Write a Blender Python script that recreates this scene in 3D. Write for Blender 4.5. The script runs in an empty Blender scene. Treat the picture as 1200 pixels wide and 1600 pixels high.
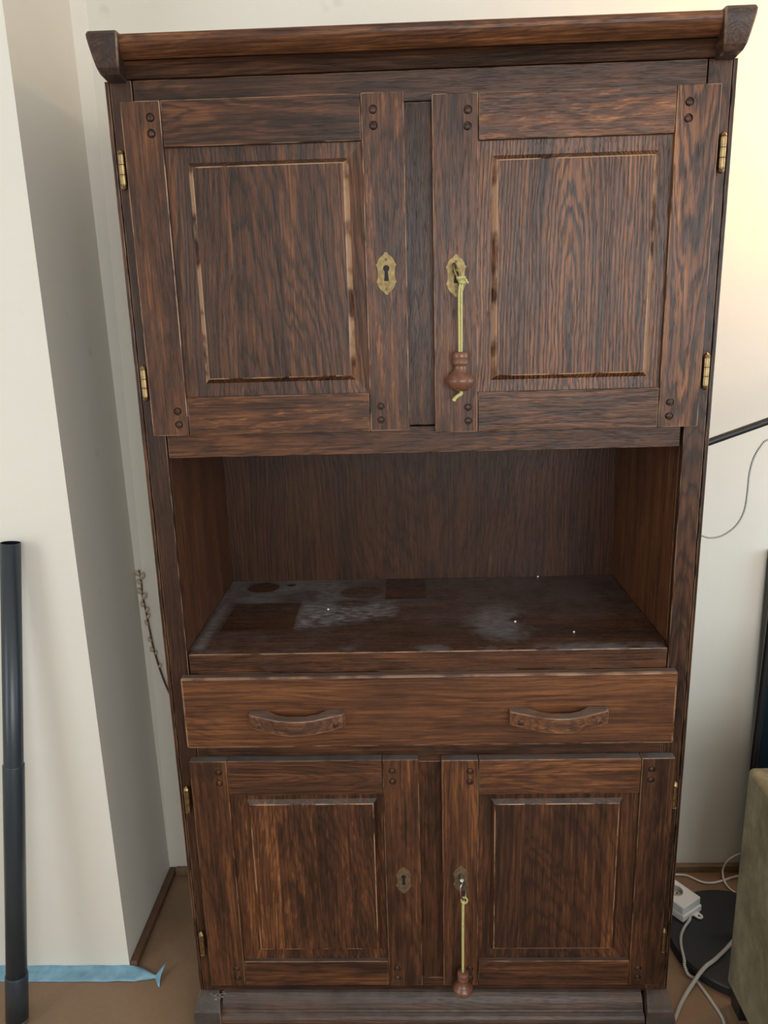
import bpy, bmesh, math, random
from mathutils import Vector, Matrix

random.seed(7)
S = bpy.context.scene
COL = S.collection
PI = math.pi

# ------------------------------------------------------------------ camera
cam = bpy.data.cameras.new('camera')
cam.sensor_fit = 'HORIZONTAL'
cam.sensor_width = 36.0
cam.lens = 36.0
cam.clip_start = 0.02
camo = bpy.data.objects.new('camera', cam)
COL.objects.link(camo)
_r = ((0.99932321, 0.02746567, 0.02446944), (-0.02059386, 0.96891961, -0.24651708), (-0.03047968, 0.24584632, 0.96882949))
_right = Vector((_r[0][0], _r[0][2], -_r[0][1]))
_down = Vector((_r[1][0], _r[1][2], -_r[1][1]))
_fwd = Vector((_r[2][0], _r[2][2], -_r[2][1]))
camo.matrix_world = Matrix.Translation((-0.0315, -1.4131, 1.5466)) @ Matrix((_right, -_down, -_fwd)).transposed().to_4x4()
S.camera = camo

# ------------------------------------------------------------------ light
S.view_settings.view_transform = 'Standard'
S.view_settings.look = 'None'
S.view_settings.gamma = 1.0
S.view_settings.use_curve_mapping = False
S.view_settings.exposure = -0.10

w = bpy.data.worlds.new('sky')
S.world = w
w.use_nodes = True
w.node_tree.nodes['Background'].inputs[0].default_value = (0.80, 0.90, 1.0, 1)
w.node_tree.nodes['Background'].inputs[1].default_value = 1.0


def area(name, loc, target, sx, sy, power, color):
    l = bpy.data.lights.new(name, 'AREA')
    l.shape = 'RECTANGLE'
    l.size, l.size_y = sx, sy
    l.energy = power
    l.color = color
    o = bpy.data.objects.new(name, l)
    COL.objects.link(o)
    o.location = loc
    d = Vector(target) - Vector(loc)
    o.rotation_euler = d.to_track_quat('-Z', 'Y').to_euler()
    return o


# daylight through the window of the left wall, the one behind the camera and the one of the right wall
area('window_light_left', (-2.15, -1.75, 1.55), (0, -1.75, 1.55), 1.5, 1.5, 21, (0.97, 0.99, 1.0))
area('window_light_front', (1.0, -3.35, 1.75), (1.0, 0, 1.75), 2.4, 1.4, 59, (0.98, 0.99, 1.0))
area('window_light_right', (2.35, -0.50, 1.5), (0, -0.50, 1.5), 1.4, 1.4, 20, (0.58, 0.82, 1.0))


# ------------------------------------------------------------------ helpers
def link(name, bm, mat=None, parent=None, origin=None, smooth=False):
    if origin is not None:
        bmesh.ops.translate(bm, vec=-Vector(origin), verts=bm.verts)
    me = bpy.data.meshes.new(name)
    bm.to_mesh(me)
    bm.free()
    if smooth:
        for p in me.polygons:
            p.use_smooth = True
    if mat:
        me.materials.append(mat)
    o = bpy.data.objects.new(name, me)
    COL.objects.link(o)
    if origin is not None:
        o.location = origin
    if parent is not None:
        adopt(o, parent)
    return o


def world_of(o):
    m = o.matrix_basis.copy()
    p = o.parent
    while p is not None:
        m = p.matrix_basis @ m
        p = p.parent
    return m


def adopt(o, parent):
    """every parent here is only moved, never turned, so a shift keeps the child in place"""
    o.location = Vector(o.location) - world_of(parent).translation
    o.parent = parent


def empty(name, loc):
    o = bpy.data.objects.new(name, None)
    o.empty_display_size = 0.05
    COL.objects.link(o)
    o.location = loc
    return o


def tag(o, label, cat, group=None):
    o['label'] = label
    o['category'] = cat
    if group:
        o['group'] = group
    return o


def structure(o):
    o['kind'] = 'structure'
    return o


def bm_box(bm, x0, x1, y0, y1, z0, z1):
    r = bmesh.ops.create_cube(bm, size=1.0)
    for v in r['verts']:
        v.co = Vector(((x0 + x1) / 2 + v.co.x * (x1 - x0), (y0 + y1) / 2 + v.co.y * (y1 - y0), (z0 + z1) / 2 + v.co.z * (z1 - z0)))
    return r['verts']


def wear_glint_layer(bm):
    return bm.faces.layers.float.get('wear_glint') or bm.faces.layers.float.new('wear_glint')


def bevel(bm, edges, off, seg=2):
    lay = wear_glint_layer(bm)
    r = bmesh.ops.bevel(bm, geom=list(edges), offset=off, segments=seg, profile=0.5, affect='EDGES', clamp_overlap=True)
    lay = bm.faces.layers.float['wear_glint']
    for f in r['faces']:
        f[lay] = 1.0


def sharp_edges(bm, deg=25):
    return [e for e in bm.edges if len(e.link_faces) == 2 and e.calc_face_angle(0) > math.radians(deg)]


def smooth_path(pts, n=8):
    P = [Vector(p) for p in pts]
    if len(P) < 3:
        return P
    out = []
    for i in range(len(P) - 1):
        p0 = P[max(i - 1, 0)]
        p1, p2 = P[i], P[i + 1]
        p3 = P[min(i + 2, len(P) - 1)]
        for k in range(n):
            t = k / n
            out.append(0.5 * ((2 * p1) + (-p0 + p2) * t + (2 * p0 - 5 * p1 + 4 * p2 - p3) * t * t + (-p0 + 3 * p1 - 3 * p2 + p3) * t ** 3))
    out.append(P[-1])
    return out


def bm_tube(bm, path, rad, seg=10, caps=True):
    """sweep a circle; keeps the run length and the turn in two vertex layers"""
    ll = bm.verts.layers.float.get('run') or bm.verts.layers.float.new('run')
    la = bm.verts.layers.float.get('turn') or bm.verts.layers.float.new('turn')
    P = [Vector(p) for p in path]
    if not hasattr(rad, '__len__'):
        rad = [rad] * len(P)
    t0 = (P[1] - P[0]).normalized()
    up = Vector((0, 0, 1)) if abs(t0.z) < 0.9 else Vector((1, 0, 0))
    nrm = (up - t0 * up.dot(t0)).normalized()
    rings = []
    run = 0
    for i, p in enumerate(P):
        t = (P[min(i + 1, len(P) - 1)] - P[max(i - 1, 0)]).normalized()
        nrm = (nrm - t * nrm.dot(t)).normalized()
        b = t.cross(nrm)
        if i:
            run += (p - P[i - 1]).length
        ring = []
        for k in range(seg):
            a = 2 * PI * k / seg
            v = bm.verts.new(p + (nrm * math.cos(a) + b * math.sin(a)) * rad[i])
            v[ll] = run
            v[la] = abs(2.0 * k / seg - 1)
            ring.append(v)
        rings.append(ring)
    for i in range(len(rings) - 1):
        for k in range(seg):
            bm.faces.new((rings[i][k], rings[i][(k + 1) % seg], rings[i + 1][(k + 1) % seg], rings[i + 1][k]))
    if caps:
        bm.faces.new(list(reversed(rings[0])))
        bm.faces.new(rings[-1])
    return rings


def bm_lathe(bm, prof, center, axis='z', seg=24):
    """prof = [(radius, height)], turned about the axis through center"""
    c = Vector(center)
    rings = []
    for r, h in prof:
        if r < 1e-6:
            rings.append([bm.verts.new(c + (Vector((0, 0, h)) if axis == 'z' else Vector((0, h, 0)) if axis == 'y' else Vector((h, 0, 0))))])
            continue
        ring = []
        for k in range(seg):
            a = 2 * PI * k / seg
            u, v = r * math.cos(a), r * math.sin(a)
            d = Vector((u, v, h)) if axis == 'z' else Vector((v, h, u)) if axis == 'y' else Vector((h, u, v))
            ring.append(bm.verts.new(c + d))
        rings.append(ring)
    for i in range(len(rings) - 1):
        A, B = rings[i], rings[i + 1]
        for k in range(seg):
            k2 = (k + 1) % seg
            if len(A) == 1 and len(B) > 1:
                bm.faces.new((A[0], B[k], B[k2]))
            elif len(B) == 1 and len(A) > 1:
                bm.faces.new((A[k], B[0], A[k2]))
            elif len(A) > 1:
                bm.faces.new((A[k], B[k], B[k2], A[k2]))
    if len(rings[0]) > 1:
        bm.faces.new(rings[0])
    if len(rings[-1]) > 1:
        bm.faces.new(list(reversed(rings[-1])))
    bmesh.ops.recalc_face_normals(bm, faces=bm.faces)


def bm_plate(bm, outer, holes, y0, y1):
    """flat outline in x, z with holes, front at y0, back at y1"""
    edges = []
    for loop in [outer] + holes:
        vs = [bm.verts.new((x, y0, z)) for x, z in loop]
        for i in range(len(vs)):
            edges.append(bm.edges.new((vs[i], vs[(i + 1) % len(vs)])))
    r = bmesh.ops.triangle_fill(bm, use_beauty=True, use_dissolve=False, edges=edges)
    faces = [g for g in r['geom'] if isinstance(g, bmesh.types.BMFace)]
    e = bmesh.ops.extrude_face_region(bm, geom=faces)
    bmesh.ops.translate(bm, vec=(0, y1 - y0, 0), verts=[g for g in e['geom'] if isinstance(g, bmesh.types.BMVert)])
    bmesh.ops.recalc_face_normals(bm, faces=bm.faces)


# ------------------------------------------------------------------ materials
class V:
    """a socket with arithmetic"""
    def __init__(self, nt, s):
        self.nt, self.s = nt, s

    def _m(self, op, *a):
        n = self.nt.nodes.new('ShaderNodeMath')
        n.operation = op
        for i, x in enumerate((self,) + a):
            if isinstance(x, V):
                self.nt.links.new(x.s, n.inputs[i])
            else:
                n.inputs[i].default_value = x
        return V(self.nt, n.outputs[0])

    def __add__(self, o): return self._m('ADD', o)
    __radd__ = __add__
    def __sub__(self, o): return self._m('SUBTRACT', o)
    def __rsub__(self, o): return (self * -1.0) + o
    def __mul__(self, o): return self._m('MULTIPLY', o)
    __rmul__ = __mul__
    def __truediv__(self, o): return self._m('DIVIDE', o)
    def sin(self): return self._m('SINE')
    def sqrt(self): return self._m('SQRT')
    def floor(self): return self._m('FLOOR')
    def abs(self): return self._m('ABSOLUTE')
    def pow(self, e): return self._m('POWER', e)
    def max(self, o): return self._m('MAXIMUM', o)
    def min(self, o): return self._m('MINIMUM', o)

    def step(self, a, b, lo=0.0, hi=1.0):
        n = self.nt.nodes.new('ShaderNodeMapRange')
        n.interpolation_type = 'SMOOTHSTEP'
        self.nt.links.new(self.s, n.inputs[0])
        for i, x in enumerate((a, b, lo, hi)):
            n.inputs[i + 1].default_value = x
        return V(self.nt, n.outputs[0])


def new_mat(name):
    m = bpy.data.materials.new(name)
    m.use_nodes = True
    nt = m.node_tree
    return m, nt, nt.nodes['Principled BSDF']


def vec(nt, x, y, z):
    n = nt.nodes.new('ShaderNodeCombineXYZ')
    for i, a in enumerate((x, y, z)):
        if isinstance(a, V):
            nt.links.new(a.s, n.inputs[i])
        else:
            n.inputs[i].default_value = a
    return n.outputs[0]


def noise(nt, v, scale=1.0, detail=2.0, rough=0.5):
    n = nt.nodes.new('ShaderNodeTexNoise')
    n.inputs['Scale'].default_value = scale
    n.inputs['Detail'].default_value = detail
    n.inputs['Roughness'].default_value = rough
    nt.links.new(v, n.inputs['Vector'])
    return V(nt, n.outputs[0])


def attr(nt, name, kind='OBJECT'):
    n = nt.nodes.new('ShaderNodeAttribute')
    n.attribute_type = kind
    n.attribute_name = name
    return V(nt, n.outputs['Fac'])


def coords(nt, which='Object'):
    t = nt.nodes.new('ShaderNodeTexCoord')
    s = nt.nodes.new('ShaderNodeSeparateXYZ')
    nt.links.new(t.outputs[which], s.inputs[0])
    return t.outputs[which], V(nt, s.outputs[0]), V(nt, s.outputs[1]), V(nt, s.outputs[2])


def ramp(nt, fac, stops):
    n = nt.nodes.new('ShaderNodeValToRGB')
    el = n.color_ramp.elements
    while len(el) < len(stops):
        el.new(0.5)
    for e, (p, c) in zip(el, stops):
        e.position = p
        e.color = (*c, 1)
    nt.links.new(fac.s, n.inputs[0])
    return n.outputs[0]


def mixc(nt, fac, a, b):
    n = nt.nodes.new('ShaderNodeMix')
    n.data_type = 'RGBA'
    nt.links.new(fac.s, n.inputs[0])
    for i, x in ((6, a), (7, b)):
        if isinstance(x, tuple):
            n.inputs[i].default_value = (*x, 1)
        else:
            nt.links.new(x, n.inputs[i])
    return n.outputs[2]


def bump(nt, bsdf, h, strength, dist):
    n = nt.nodes.new('ShaderNodeBump')
    n.inputs['Strength'].default_value = strength
    n.inputs['Distance'].default_value = dist
    nt.links.new(h.s, n.inputs['Height'])
    nt.links.new(n.outputs[0], bsdf.inputs['Normal'])


def plain(name, color, rough=0.5, metal=0.0, mottled=0.0, scale=60):
    m, nt, b = new_mat(name)
    b.inputs['Roughness'].default_value = rough
    b.inputs['Metallic'].default_value = metal
    if mottled:
        o, x, y, z = coords(nt)
        n = noise(nt, o, scale, 3)
        nt.links.new(ramp(nt, n, [(0.3, tuple(c * (1 - mottled) for c in color)), (0.7, tuple(min(1, c * (1 + mottled)) for c in color))]), b.inputs['Base Color'])
    else:
        b.inputs['Base Color'].default_value = (*color, 1)
    return m


def wood_material(name, shelf_dust=False):
    """dark stained oak; per-object numbers: ax (grain runs along z, x, y), seed, tone, ring_depth, slope, fleck, board, dust"""
    m, nt, b = new_mat(name)
    o, x, y, z = coords(nt)
    ax = attr(nt, 'ax')
    alongx = (ax - 1.0).abs().step(0.4, 0.6, 1, 0)
    alongy = (ax - 2.0).abs().step(0.4, 0.6, 1, 0)
    alongz = 1.0 - alongx - alongy
    a = z * alongz + x * alongx + y * alongy
    c = x * alongz + z * alongx + x * alongy
    t = y * alongz + y * alongx + z * alongy
    seed = attr(nt, 'seed')
    # glued boards
    bw = attr(nt, 'board')
    bid = ((c + 1.0) / bw.max(0.001)).floor() * bw.step(0.01, 0.02)
    c2 = c + (bid * 2.37).sin() * 0.06 * bw.step(0.01, 0.02)
    sd = seed + bid * 3.71
    bump_tone = ((bid * 5.13 + seed).sin()) * 0.09 * bw.step(0.01, 0.02)
    s1, s2, s3 = sd * 3.17, sd * 7.31, sd * 1.73
    low = noise(nt, vec(nt, a * 1.6 + s1, c2 * 7.0 + s2, t * 7.0 + s3), 1.0, 2.0) - 0.5
    low2 = noise(nt, vec(nt, a * 1.8 + s2, c2 * 4.0 + s1, t * 4.0), 1.0, 1.0) - 0.5
    mid = noise(nt, vec(nt, a * 16 + s3, c2 * 90 + s1, t * 90 + s2), 1.0, 3.0) - 0.5
    dep = t + attr(nt, 'ring_depth') + a * attr(nt, 'slope') + low2 * 0.07
    cc = c2 + low * 0.045
    r = (cc * cc + dep * dep).sqrt() + mid * 0.010
    rv = noise(nt, vec(nt, r * 60 + s1, 0.0, 0.0), 1.0, 2.0)
    ring = 1.0 - ((r * 1000 + rv * 16).sin() * 0.5 + 0.5).pow(2.2)
    fib = noise(nt, vec(nt, a * 9 + s2, c2 * 330 + s3, t * 330), 1.0, 3.0, 0.6)
    fib2 = noise(nt, vec(nt, a * 5 + s1, c2 * 110 + s2, t * 110), 1.0, 2.0, 0.55)
    pore = noise(nt, vec(nt, a * 40 + s1, c2 * 900 + s1, t * 900), 1.0, 1.0).step(0.58, 0.70)
    big = noise(nt, vec(nt, a * 2.0 + s2 * 2, c2 * 17 + s1 * 2, t * 17), 1.0, 3.0, 0.55)
    patch = noise(nt, vec(nt, a * 11 + s3, c2 * 26 + s2, t * 26), 1.0, 3.0, 0.6)
    fl = noise(nt, vec(nt, a * 26 + c2 * 30 + s1, c2 * 120 - a * 12 + s3, t * 40), 1.0, 2.0).step(0.54, 0.66) * attr(nt, 'fleck')
    var = (big - 0.5) * 0.66 + (ring - 0.62) * attr(nt, 'rings') + (fib - 0.5) * 0.72 + (fib2 - 0.5) * 0.50 + (patch - 0.5) * 0.32
    v = 0.44 + var * (1.0 - attr(nt, 'soft')) - pore * 0.14 + fl * 0.20 + attr(nt, 'tone') + bump_tone
    col = ramp(nt, v, [(0.0, (0.016, 0.0078, 0.0048)), (0.28, (0.040, 0.0172, 0.0095)), (0.52, (0.095, 0.0365, 0.0165)),
                       (0.76, (0.215, 0.0830, 0.0300)), (1.0, (0.40, 0.18, 0.075))])
    # worn arrises, their bright edge highlights painted in with the same pale tone
    wear_glint = attr(nt, 'wear_glint', 'GEOMETRY')
    wn = noise(nt, vec(nt, a * 18 + s1, c * 18 + s2, t * 18), 1.0, 3.0).step(0.38, 0.58)
    col = mixc(nt, (wear_glint * wn * attr(nt, 'edge')).min(0.9), col, (0.46, 0.28, 0.165))
    # settled dust on upward faces
    g = nt.nodes.new('ShaderNodeNewGeometry')
    sp = nt.nodes.new('ShaderNodeSeparateXYZ')
    nt.links.new(g.outputs['True Normal'], sp.inputs[0])
    upf = V(nt, sp.outputs[2]).step(0.45, 0.9)
    tn = noise(nt, o, 30.0, 4.0)
    rough = 0.36 - wear_glint * 0.10 + (fib - 0.5) * 0.25 + pore * 0.15
    if shelf_dust:
        # dust film with the clean spots that pots, boxes and tins left (metres from the board's own centre)
        def ell(cx, cy, rx, ry, soft=0.12):
            dx, dy = (x - cx) / rx, (y - cy) / ry
            return (dx * dx + dy * dy).sqrt().step(1 - soft, 1 + soft, 1, 0)

        def rect(x0, x1, y0, y1, soft=0.004):
            return x.step(x0 - soft, x0 + soft) * x.step(x1 - soft, x1 + soft, 1, 0) * y.step(y0 - soft, y0 + soft) * y.step(y1 - soft, y1 + soft, 1, 0)
        warp = noise(nt, o, 9.0, 4.0, 0.6)
        fine = noise(nt, vec(nt, x * 40, y * 90, 0.0), 1.0, 3.0, 0.65)
        left = x.step(-0.30, 0.02, 1.0, 0.35)
        back = (y + (warp - 0.5) * 0.25).step(-0.10, 0.10, 0.18, 1.0)
        d = warp.step(0.36, 0.60, 0.45, 1.0) * left * back
        d = d.max(ell(0.165, -0.07, 0.07, 0.10, 0.6) * warp.step(0.45, 0.6) * 0.75)
        d = d.max(ell(-0.20, 0.02, 0.11, 0.06, 0.5) * warp.step(0.42, 0.55) * 1.0)
        d = d.max(rect(-0.283, -0.06, -0.10, 0.07, 0.02) * (x * -0.35 + y + 0.02).step(-0.02, 0.05) * fine.step(0.38, 0.62, 0.35, 1.0) * 1.1)
        d = d.max(rect(-0.475, -0.45, -0.2, 0.215, 0.012) * 0.8)
        d = d.max(rect(-0.48, 0.48, -0.223, -0.19, 0.008) * warp.step(0.45, 0.62) * 0.55)
        clean = ell(-0.393, 0.170, 0.040, 0.036).max(ell(-0.325, 0.185, 0.012, 0.010)).max(ell(-0.146, 0.125, 0.052, 0.042) * 0.75)
        clean = clean.max(rect(-0.44, -0.283, -0.105, 0.062) * 0.92).max(rect(-0.088, 0.012, 0.074, 0.22) * 1.0)
        clean = clean.max(ell(0.05, 0.10, 0.045, 0.045, 0.3) * 0.6).max(ell(-0.165, 0.055, 0.05, 0.022, 0.4) * 0.7)
        d = d * (1.0 - clean)
        fac = (d * (0.50 + (fine - 0.48) * 1.5)).max(0.0).min(1.0) * upf
        col = mixc(nt, (fac * 0.95).min(0.8), col, (0.34, 0.34, 0.345))
        rough = rough - 0.12 + fac * 0.5
    else:
        fac = upf * attr(nt, 'dust') * tn.step(0.25, 0.7, 0.45, 1.0)
        col = mixc(nt, (fac + attr(nt, 'film') * tn.step(0.25, 0.75, 0.5, 1.0)).min(1.0), col, (0.125, 0.112, 0.102))
        rough = rough + fac * 0.4
    b.inputs['Specular IOR Level'].default_value = 0.34
    nt.links.new(col, b.inputs['Base Color'])
    nt.links.new(rough.s, b.inputs['Roughness'])
    bump(nt, b, ring * 0.35 + fib * 0.6 - pore * 0.6 + fl * 0.2, 0.35, 0.0012)
    return m


OAK = wood_material('dark_stained_oak')
OAK_SHELF = wood_material('dusty_shelf_oak', True)

_seed = [0]


def grain(o, ax='z', tone=0.0, depth=None, slope=None, fleck=0.0, board=0.0, dust=0.5, seed=None, soft=0.0, film=0.0, rings=0.14, edge=0.4):
    _seed[0] += 1
    rnd = random.Random(_seed[0] * 13 + 5)
    o['ax'] = float('zxy'.index(ax))
    o['seed'] = float(rnd.uniform(0, 30) if seed is None else seed)
    o['tone'] = float(tone)
    o['ring_depth'] = float(rnd.uniform(0.03, 0.14) if depth is None else depth)
    o['slope'] = float(rnd.uniform(-0.06, 0.06) if slope is None else slope)
    o['fleck'] = float(fleck)
    o['board'] = float(board)
    o['dust'] = float(dust)
    o['soft'] = float(soft)
    o['film'] = float(film)
    o['rings'] = float(rings)
    o['edge'] = float(edge)
    return o


def plank(name, x0, x1, y0, y1, z0, z1, parent, ax='z', bev=0.0012, seg=2, mat=None, **kw):
    bm = bmesh.new()
    bm_box(bm, x0, x1, y0, y1, z0, z1)
    wear_glint_layer(bm)
    bevel(bm, bm.edges[:], bev, seg)
    o = link(name, bm, mat or OAK, parent, ((x0 + x1) / 2, (y0 + y1) / 2, (z0 + z1) / 2))
    return grain(o, ax, **kw)


BRASS = plain('aged_brass', (0.20, 0.145, 0.065), 0.45, 0.85, 0.3, 130)
BRASS_DULL = plain('dull_brass', (0.17, 0.115, 0.065), 0.5, 0.5, 0.3, 120)
HINGE = plain('hinge_brass', (0.31, 0.215, 0.105), 0.36, 1.0, 0.25, 110)
STEEL = plain('key_steel', (0.45, 0.43, 0.40), 0.3, 1.0, 0.15, 200)
CORD_GREEN = plain('green_cord', (0.50, 0.46, 0.19), 0.8, 0.0, 0.3, 700)
KNOB = plain('turned_walnut', (0.17, 0.072, 0.042), 0.28, 0.0, 0.25, 120)
DARK = plain('hole_shade', (0.006, 0.005, 0.004), 0.7)  # black that paints the shade inside keyholes and contact holes


def wall_material(name, color, mott=0.03):
    m, nt, b = new_mat(name)
    o, x, y, z = coords(nt)
    n = noise(nt, o, 3.0, 3)
    f = noise(nt, o, 160.0, 3)
    sp = noise(nt, o, 11.0, 2).step(0.70, 0.78)
    c = ramp(nt, n, [(0.3, tuple(k * (1 - mott) for k in color)), (0.7, color)])
    c = mixc(nt, sp * 0.18, c, (0.42, 0.38, 0.30))
    nt.links.new(c, b.inputs['Base Color'])
    b.inputs['Roughness'].default_value = 0.7
    bump(nt, b, f + n * 4.0, 0.05, 0.002)
    return m


WALL = wall_material('painted_plaster', (0.79, 0.765, 0.68))
CEIL = wall_material('white_ceiling', (0.80, 0.79, 0.76))


def floor_material():
    m, nt, b = new_mat('brown_floor')
    o, x, y, z = coords(nt)
    n = noise(nt, o, 3.5, 4, 0.6)
    f = noise(nt, o, 90.0, 2)
    c = ramp(nt, n * 0.75 + f * 0.25, [(0.3, (0.20, 0.122, 0.070)), (0.7, (0.285, 0.178, 0.105))])
    nt.links.new(c, b.inputs['Base Color'])
    b.inputs['Roughness'].default_value = 0.42
    bump(nt, b, f, 0.08, 0.001)
    return m


FLOOR = floor_material()

# ------------------------------------------------------------------ the room
def slab(name, x0, x1, y0, y1, z0, z1, mat):
    bm = bmesh.new()
    bm_box(bm, x0, x1, y0, y1, z0, z1)
    return structure(link(name, bm, mat))


H = 2.62
YW = 0.478
slab('floor', -2.3, 2.5, -3.5, YW + 0.1, -0.1, 0.0, FLOOR)
slab('ceiling', -2.3, 2.5, -3.5, YW + 0.1, H, H + 0.1, CEIL)
slab('wall_back', -0.75, 2.5, YW, YW + 0.1, 0.0, H, WALL)
slab('wall_left', -2.2, -0.742, 0.137, YW + 0.1, 0.0, H, WALL)     # chimney breast: bright front and the side turned to the cupboard


def pierced(name, axis, at, thick, a0, a1, w0, w1, z0, z1):
    """a wall with one window opening, in four pieces of one mesh"""
    bm = bmesh.new()
    for p, q, lo, hi in ((a0, w0, 0, H), (w1, a1, 0, H), (w0, w1, 0, z0), (w0, w1, z1, H)):
        if axis == 'x':
            bm_box(bm, at, at + thick, p, q, lo, hi)
        else:
            bm_box(bm, p, q, at, at + thick, lo, hi)
    return structure(link(name, bm, WALL))


pierced('wall_window_side', 'x', -2.3, 0.1, -3.5, 0.137, -2.5, -1.0, 0.8, 2.3)
pierced('wall_front', 'y', -3.5, 0.1, -2.3, 2.5, -0.20, 2.20, 1.05, 2.45)
pierced('wall_right', 'x', 2.4, 0.1, -3.4, YW, -1.20, 0.20, 0.8, 2.2)


SKIRT = plain('brown_skirting', (0.115, 0.060, 0.032), 0.5, 0, 0.2, 25)
SKIRT_BACK = plain('tan_skirting', (0.20, 0.135, 0.075), 0.5, 0, 0.15, 25)
s = plank('baseboard_left', -0.742, -0.722, 0.137, YW, 0.0, 0.019, None, 'y', 0.004, mat=SKIRT)
structure(s)
s = plank('baseboard_back', -0.722, 2.4, YW - 0.016, YW, 0.0, 0.021, None, 'x', 0.003, mat=SKIRT_BACK)
structure(s)
# plaster fillet that runs up the inner corner, wider towards the ceiling
bm = bmesh.new()
rows = []
for zz, ww in ((0.05, 0.002), (0.5, 0.011), (1.0, 0.015), (1.6, 0.022), (H, 0.034)):
    rows.append([bm.verts.new(p) for p in ((-0.742, YW, zz), (-0.742 + ww, YW, zz), (-0.742, YW - ww * 0.7, zz))])
for A, B in zip(rows, rows[1:]):
    for k in range(3):
        bm.faces.new((A[k], A[(k + 1) % 3], B[(k + 1) % 3], B[k]))
bm.faces.new(rows[0]); bm.faces.new(rows[-1])
bmesh.ops.recalc_face_normals(bm, faces=bm.faces)
structure(link('trim_1', bm, WALL))

# ------------------------------------------------------------------ the cupboard
CUP = tag(empty('cupboard', (0, 0.2, 0)), 'tall dark-stained oak cupboard with four panelled doors, a drawer and an open niche', 'cupboard')

Z_TOP = 1.942
# carcass
plank('side_panel', -0.525, -0.5182, 0.001, 0.455, 0.0, Z_TOP, CUP, 'z', board=0.11, tone=-0.20)
plank('side_panel', 0.5182, 0.525, 0.001, 0.455, 0.0, Z_TOP, CUP, 'z', board=0.11, tone=-0.20)
plank('stile', -0.5160, -0.4795, 0.0, 0.011, 0.0765, Z_TOP, CUP, 'z', tone=-0.15, soft=0.25)
plank('stile', 0.4775, 0.5160, 0.0, 0.011, 0.0765, Z_TOP, CUP, 'z', tone=-0.13, slope=0.12, depth=0.04, rings=0.26, soft=0.15)
for s in (-1, 1):
    plank('stile_core', min(s * 0.5180, s * 0.4800), max(s * 0.5180, s * 0.4800), 0.0112, 0.024, 0.0765, Z_TOP, CUP, 'z')
plank('fascia', -0.4772, 0.4755, 0.001, 0.022, 1.895, Z_TOP, CUP, 'x', tone=-0.12)
plank('muntin', -0.032, 0.030, 0.002, 0.022, 1.352, 1.894, CUP, 'z', tone=-0.10, fleck=0.6)
plank('door_rail', -0.4768, 0.4710, 0.0, 0.022, 1.301, 1.349, CUP, 'x', tone=-0.06)
plank('drawer_rail', -0.4785, 0.4765, 0.001, 0.022, 0.655, 0.720, CUP, 'x', tone=-0.06)
plank('muntin', -0.032, 0.032, 0.002, 0.022, 0.110, 0.654, CUP, 'z', tone=-0.10)
plank('bottom_rail', -0.4785, 0.4765, 0.001, 0.022, 0.070, 0.109, CUP, 'x', tone=-0.10)
plank('back_panel', -0.5180, 0.5180, 0.438, 0.450, 0.02, Z_TOP, CUP, 'z', tone=-0.10, board=0.0, depth=0.5, soft=0.45)
plank('top_board', -0.506, 0.506, 0.024, 0.437, Z_TOP, 1.994, CUP, 'x')
plank('bottom_board', -0.506, 0.506, 0.024, 0.437, 0.08, 0.10, CUP, 'x')
plank('divider', -0.506, 0.506, 0.024, 0.437, 1.325, 1.347, CUP, 'x', tone=-0.05)
# niche lining and the dusty board
plank('niche_side', -0.4985, -0.4815, 0.026, 0.4375, 0.9015, 1.3245, CUP, 'z', tone=0.02, board=0.13, soft=0.4)
plank('niche_side', 0.4805, 0.4975, 0.026, 0.4375, 0.9015, 1.3245, CUP, 'z', tone=0.08, board=0.12, soft=0.3)
bm = bmesh.new()
bm_box(bm, -0.4765, 0.4750, -0.001, 0.0250, 0.8580, 0.9011)
wear_glint_layer(bm)
bevel(bm, bm.edges[:], 0.002)
bm_box(bm, -0.4814, 0.4804, 0.0225, 0.4375, 0.8580, 0.9011)
grain(link('shelf_board', bm, OAK_SHELF, CUP, (-0.00075, 0.21825, 0.87955)), 'x', tone=-0.02, depth=0.3, soft=0.2)

# drawer
def pegs_into(o_list, parent, spots, y_face, r=0.0062, tone=-0.16, proud=0.0022):
    for x, z in spots:
        bm = bmesh.new()
        n = 6
        prof = [(r * 0.86, 0.004)] + [(r * 0.86 * math.cos(k * PI / 2 / n), -proud * math.sin(k * PI / 2 / n)) for k in range(n)] + [(0, -proud)]
        bm_lathe(bm, [(a, h) for a, h in prof], (0, 0, 0), 'y', 16)
        p = link('peg', bm, OAK, None, None, True)
        p.location = (x, y_face + 0.0012, z)
        adopt(p, parent)
        grain(p, 'z', tone=tone)


def cut_holes(o, spots, r, y0, y1):
    """round sockets sunk into a plank (spots in world x, z)"""
    bm = bmesh.new()
    for x, z in spots:
        bm_lathe(bm, [(r, y0), (r, y1)], (x, 0, z), 'y', 20)
    c = link('cutter', bm)
    c.location = -world_of(o).translation + Vector(o.location)
    md = o.modifiers.new('sockets', 'BOOLEAN')
    md.object = c
    md.operation = 'DIFFERENCE'
    md.solver = 'EXACT'
    c.location = Vector((0, 0, 0))
    par, loc = o.parent, Vector(o.location)
    o.parent, o.location = None, loc + (world_of(par).translation if par else Vector())
    bpy.context.view_layer.update()
    me = bpy.data.meshes.new_from_object(o.evaluated_get(bpy.context.evaluated_depsgraph_get()))
    me.name = o.name
    o.modifiers.clear()
    old = o.data
    o.data = me
    bpy.data.meshes.remove(old)
    o.parent, o.location = par, loc
    cm = c.data
    bpy.data.objects.remove(c)
    bpy.data.meshes.remove(cm)


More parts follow.
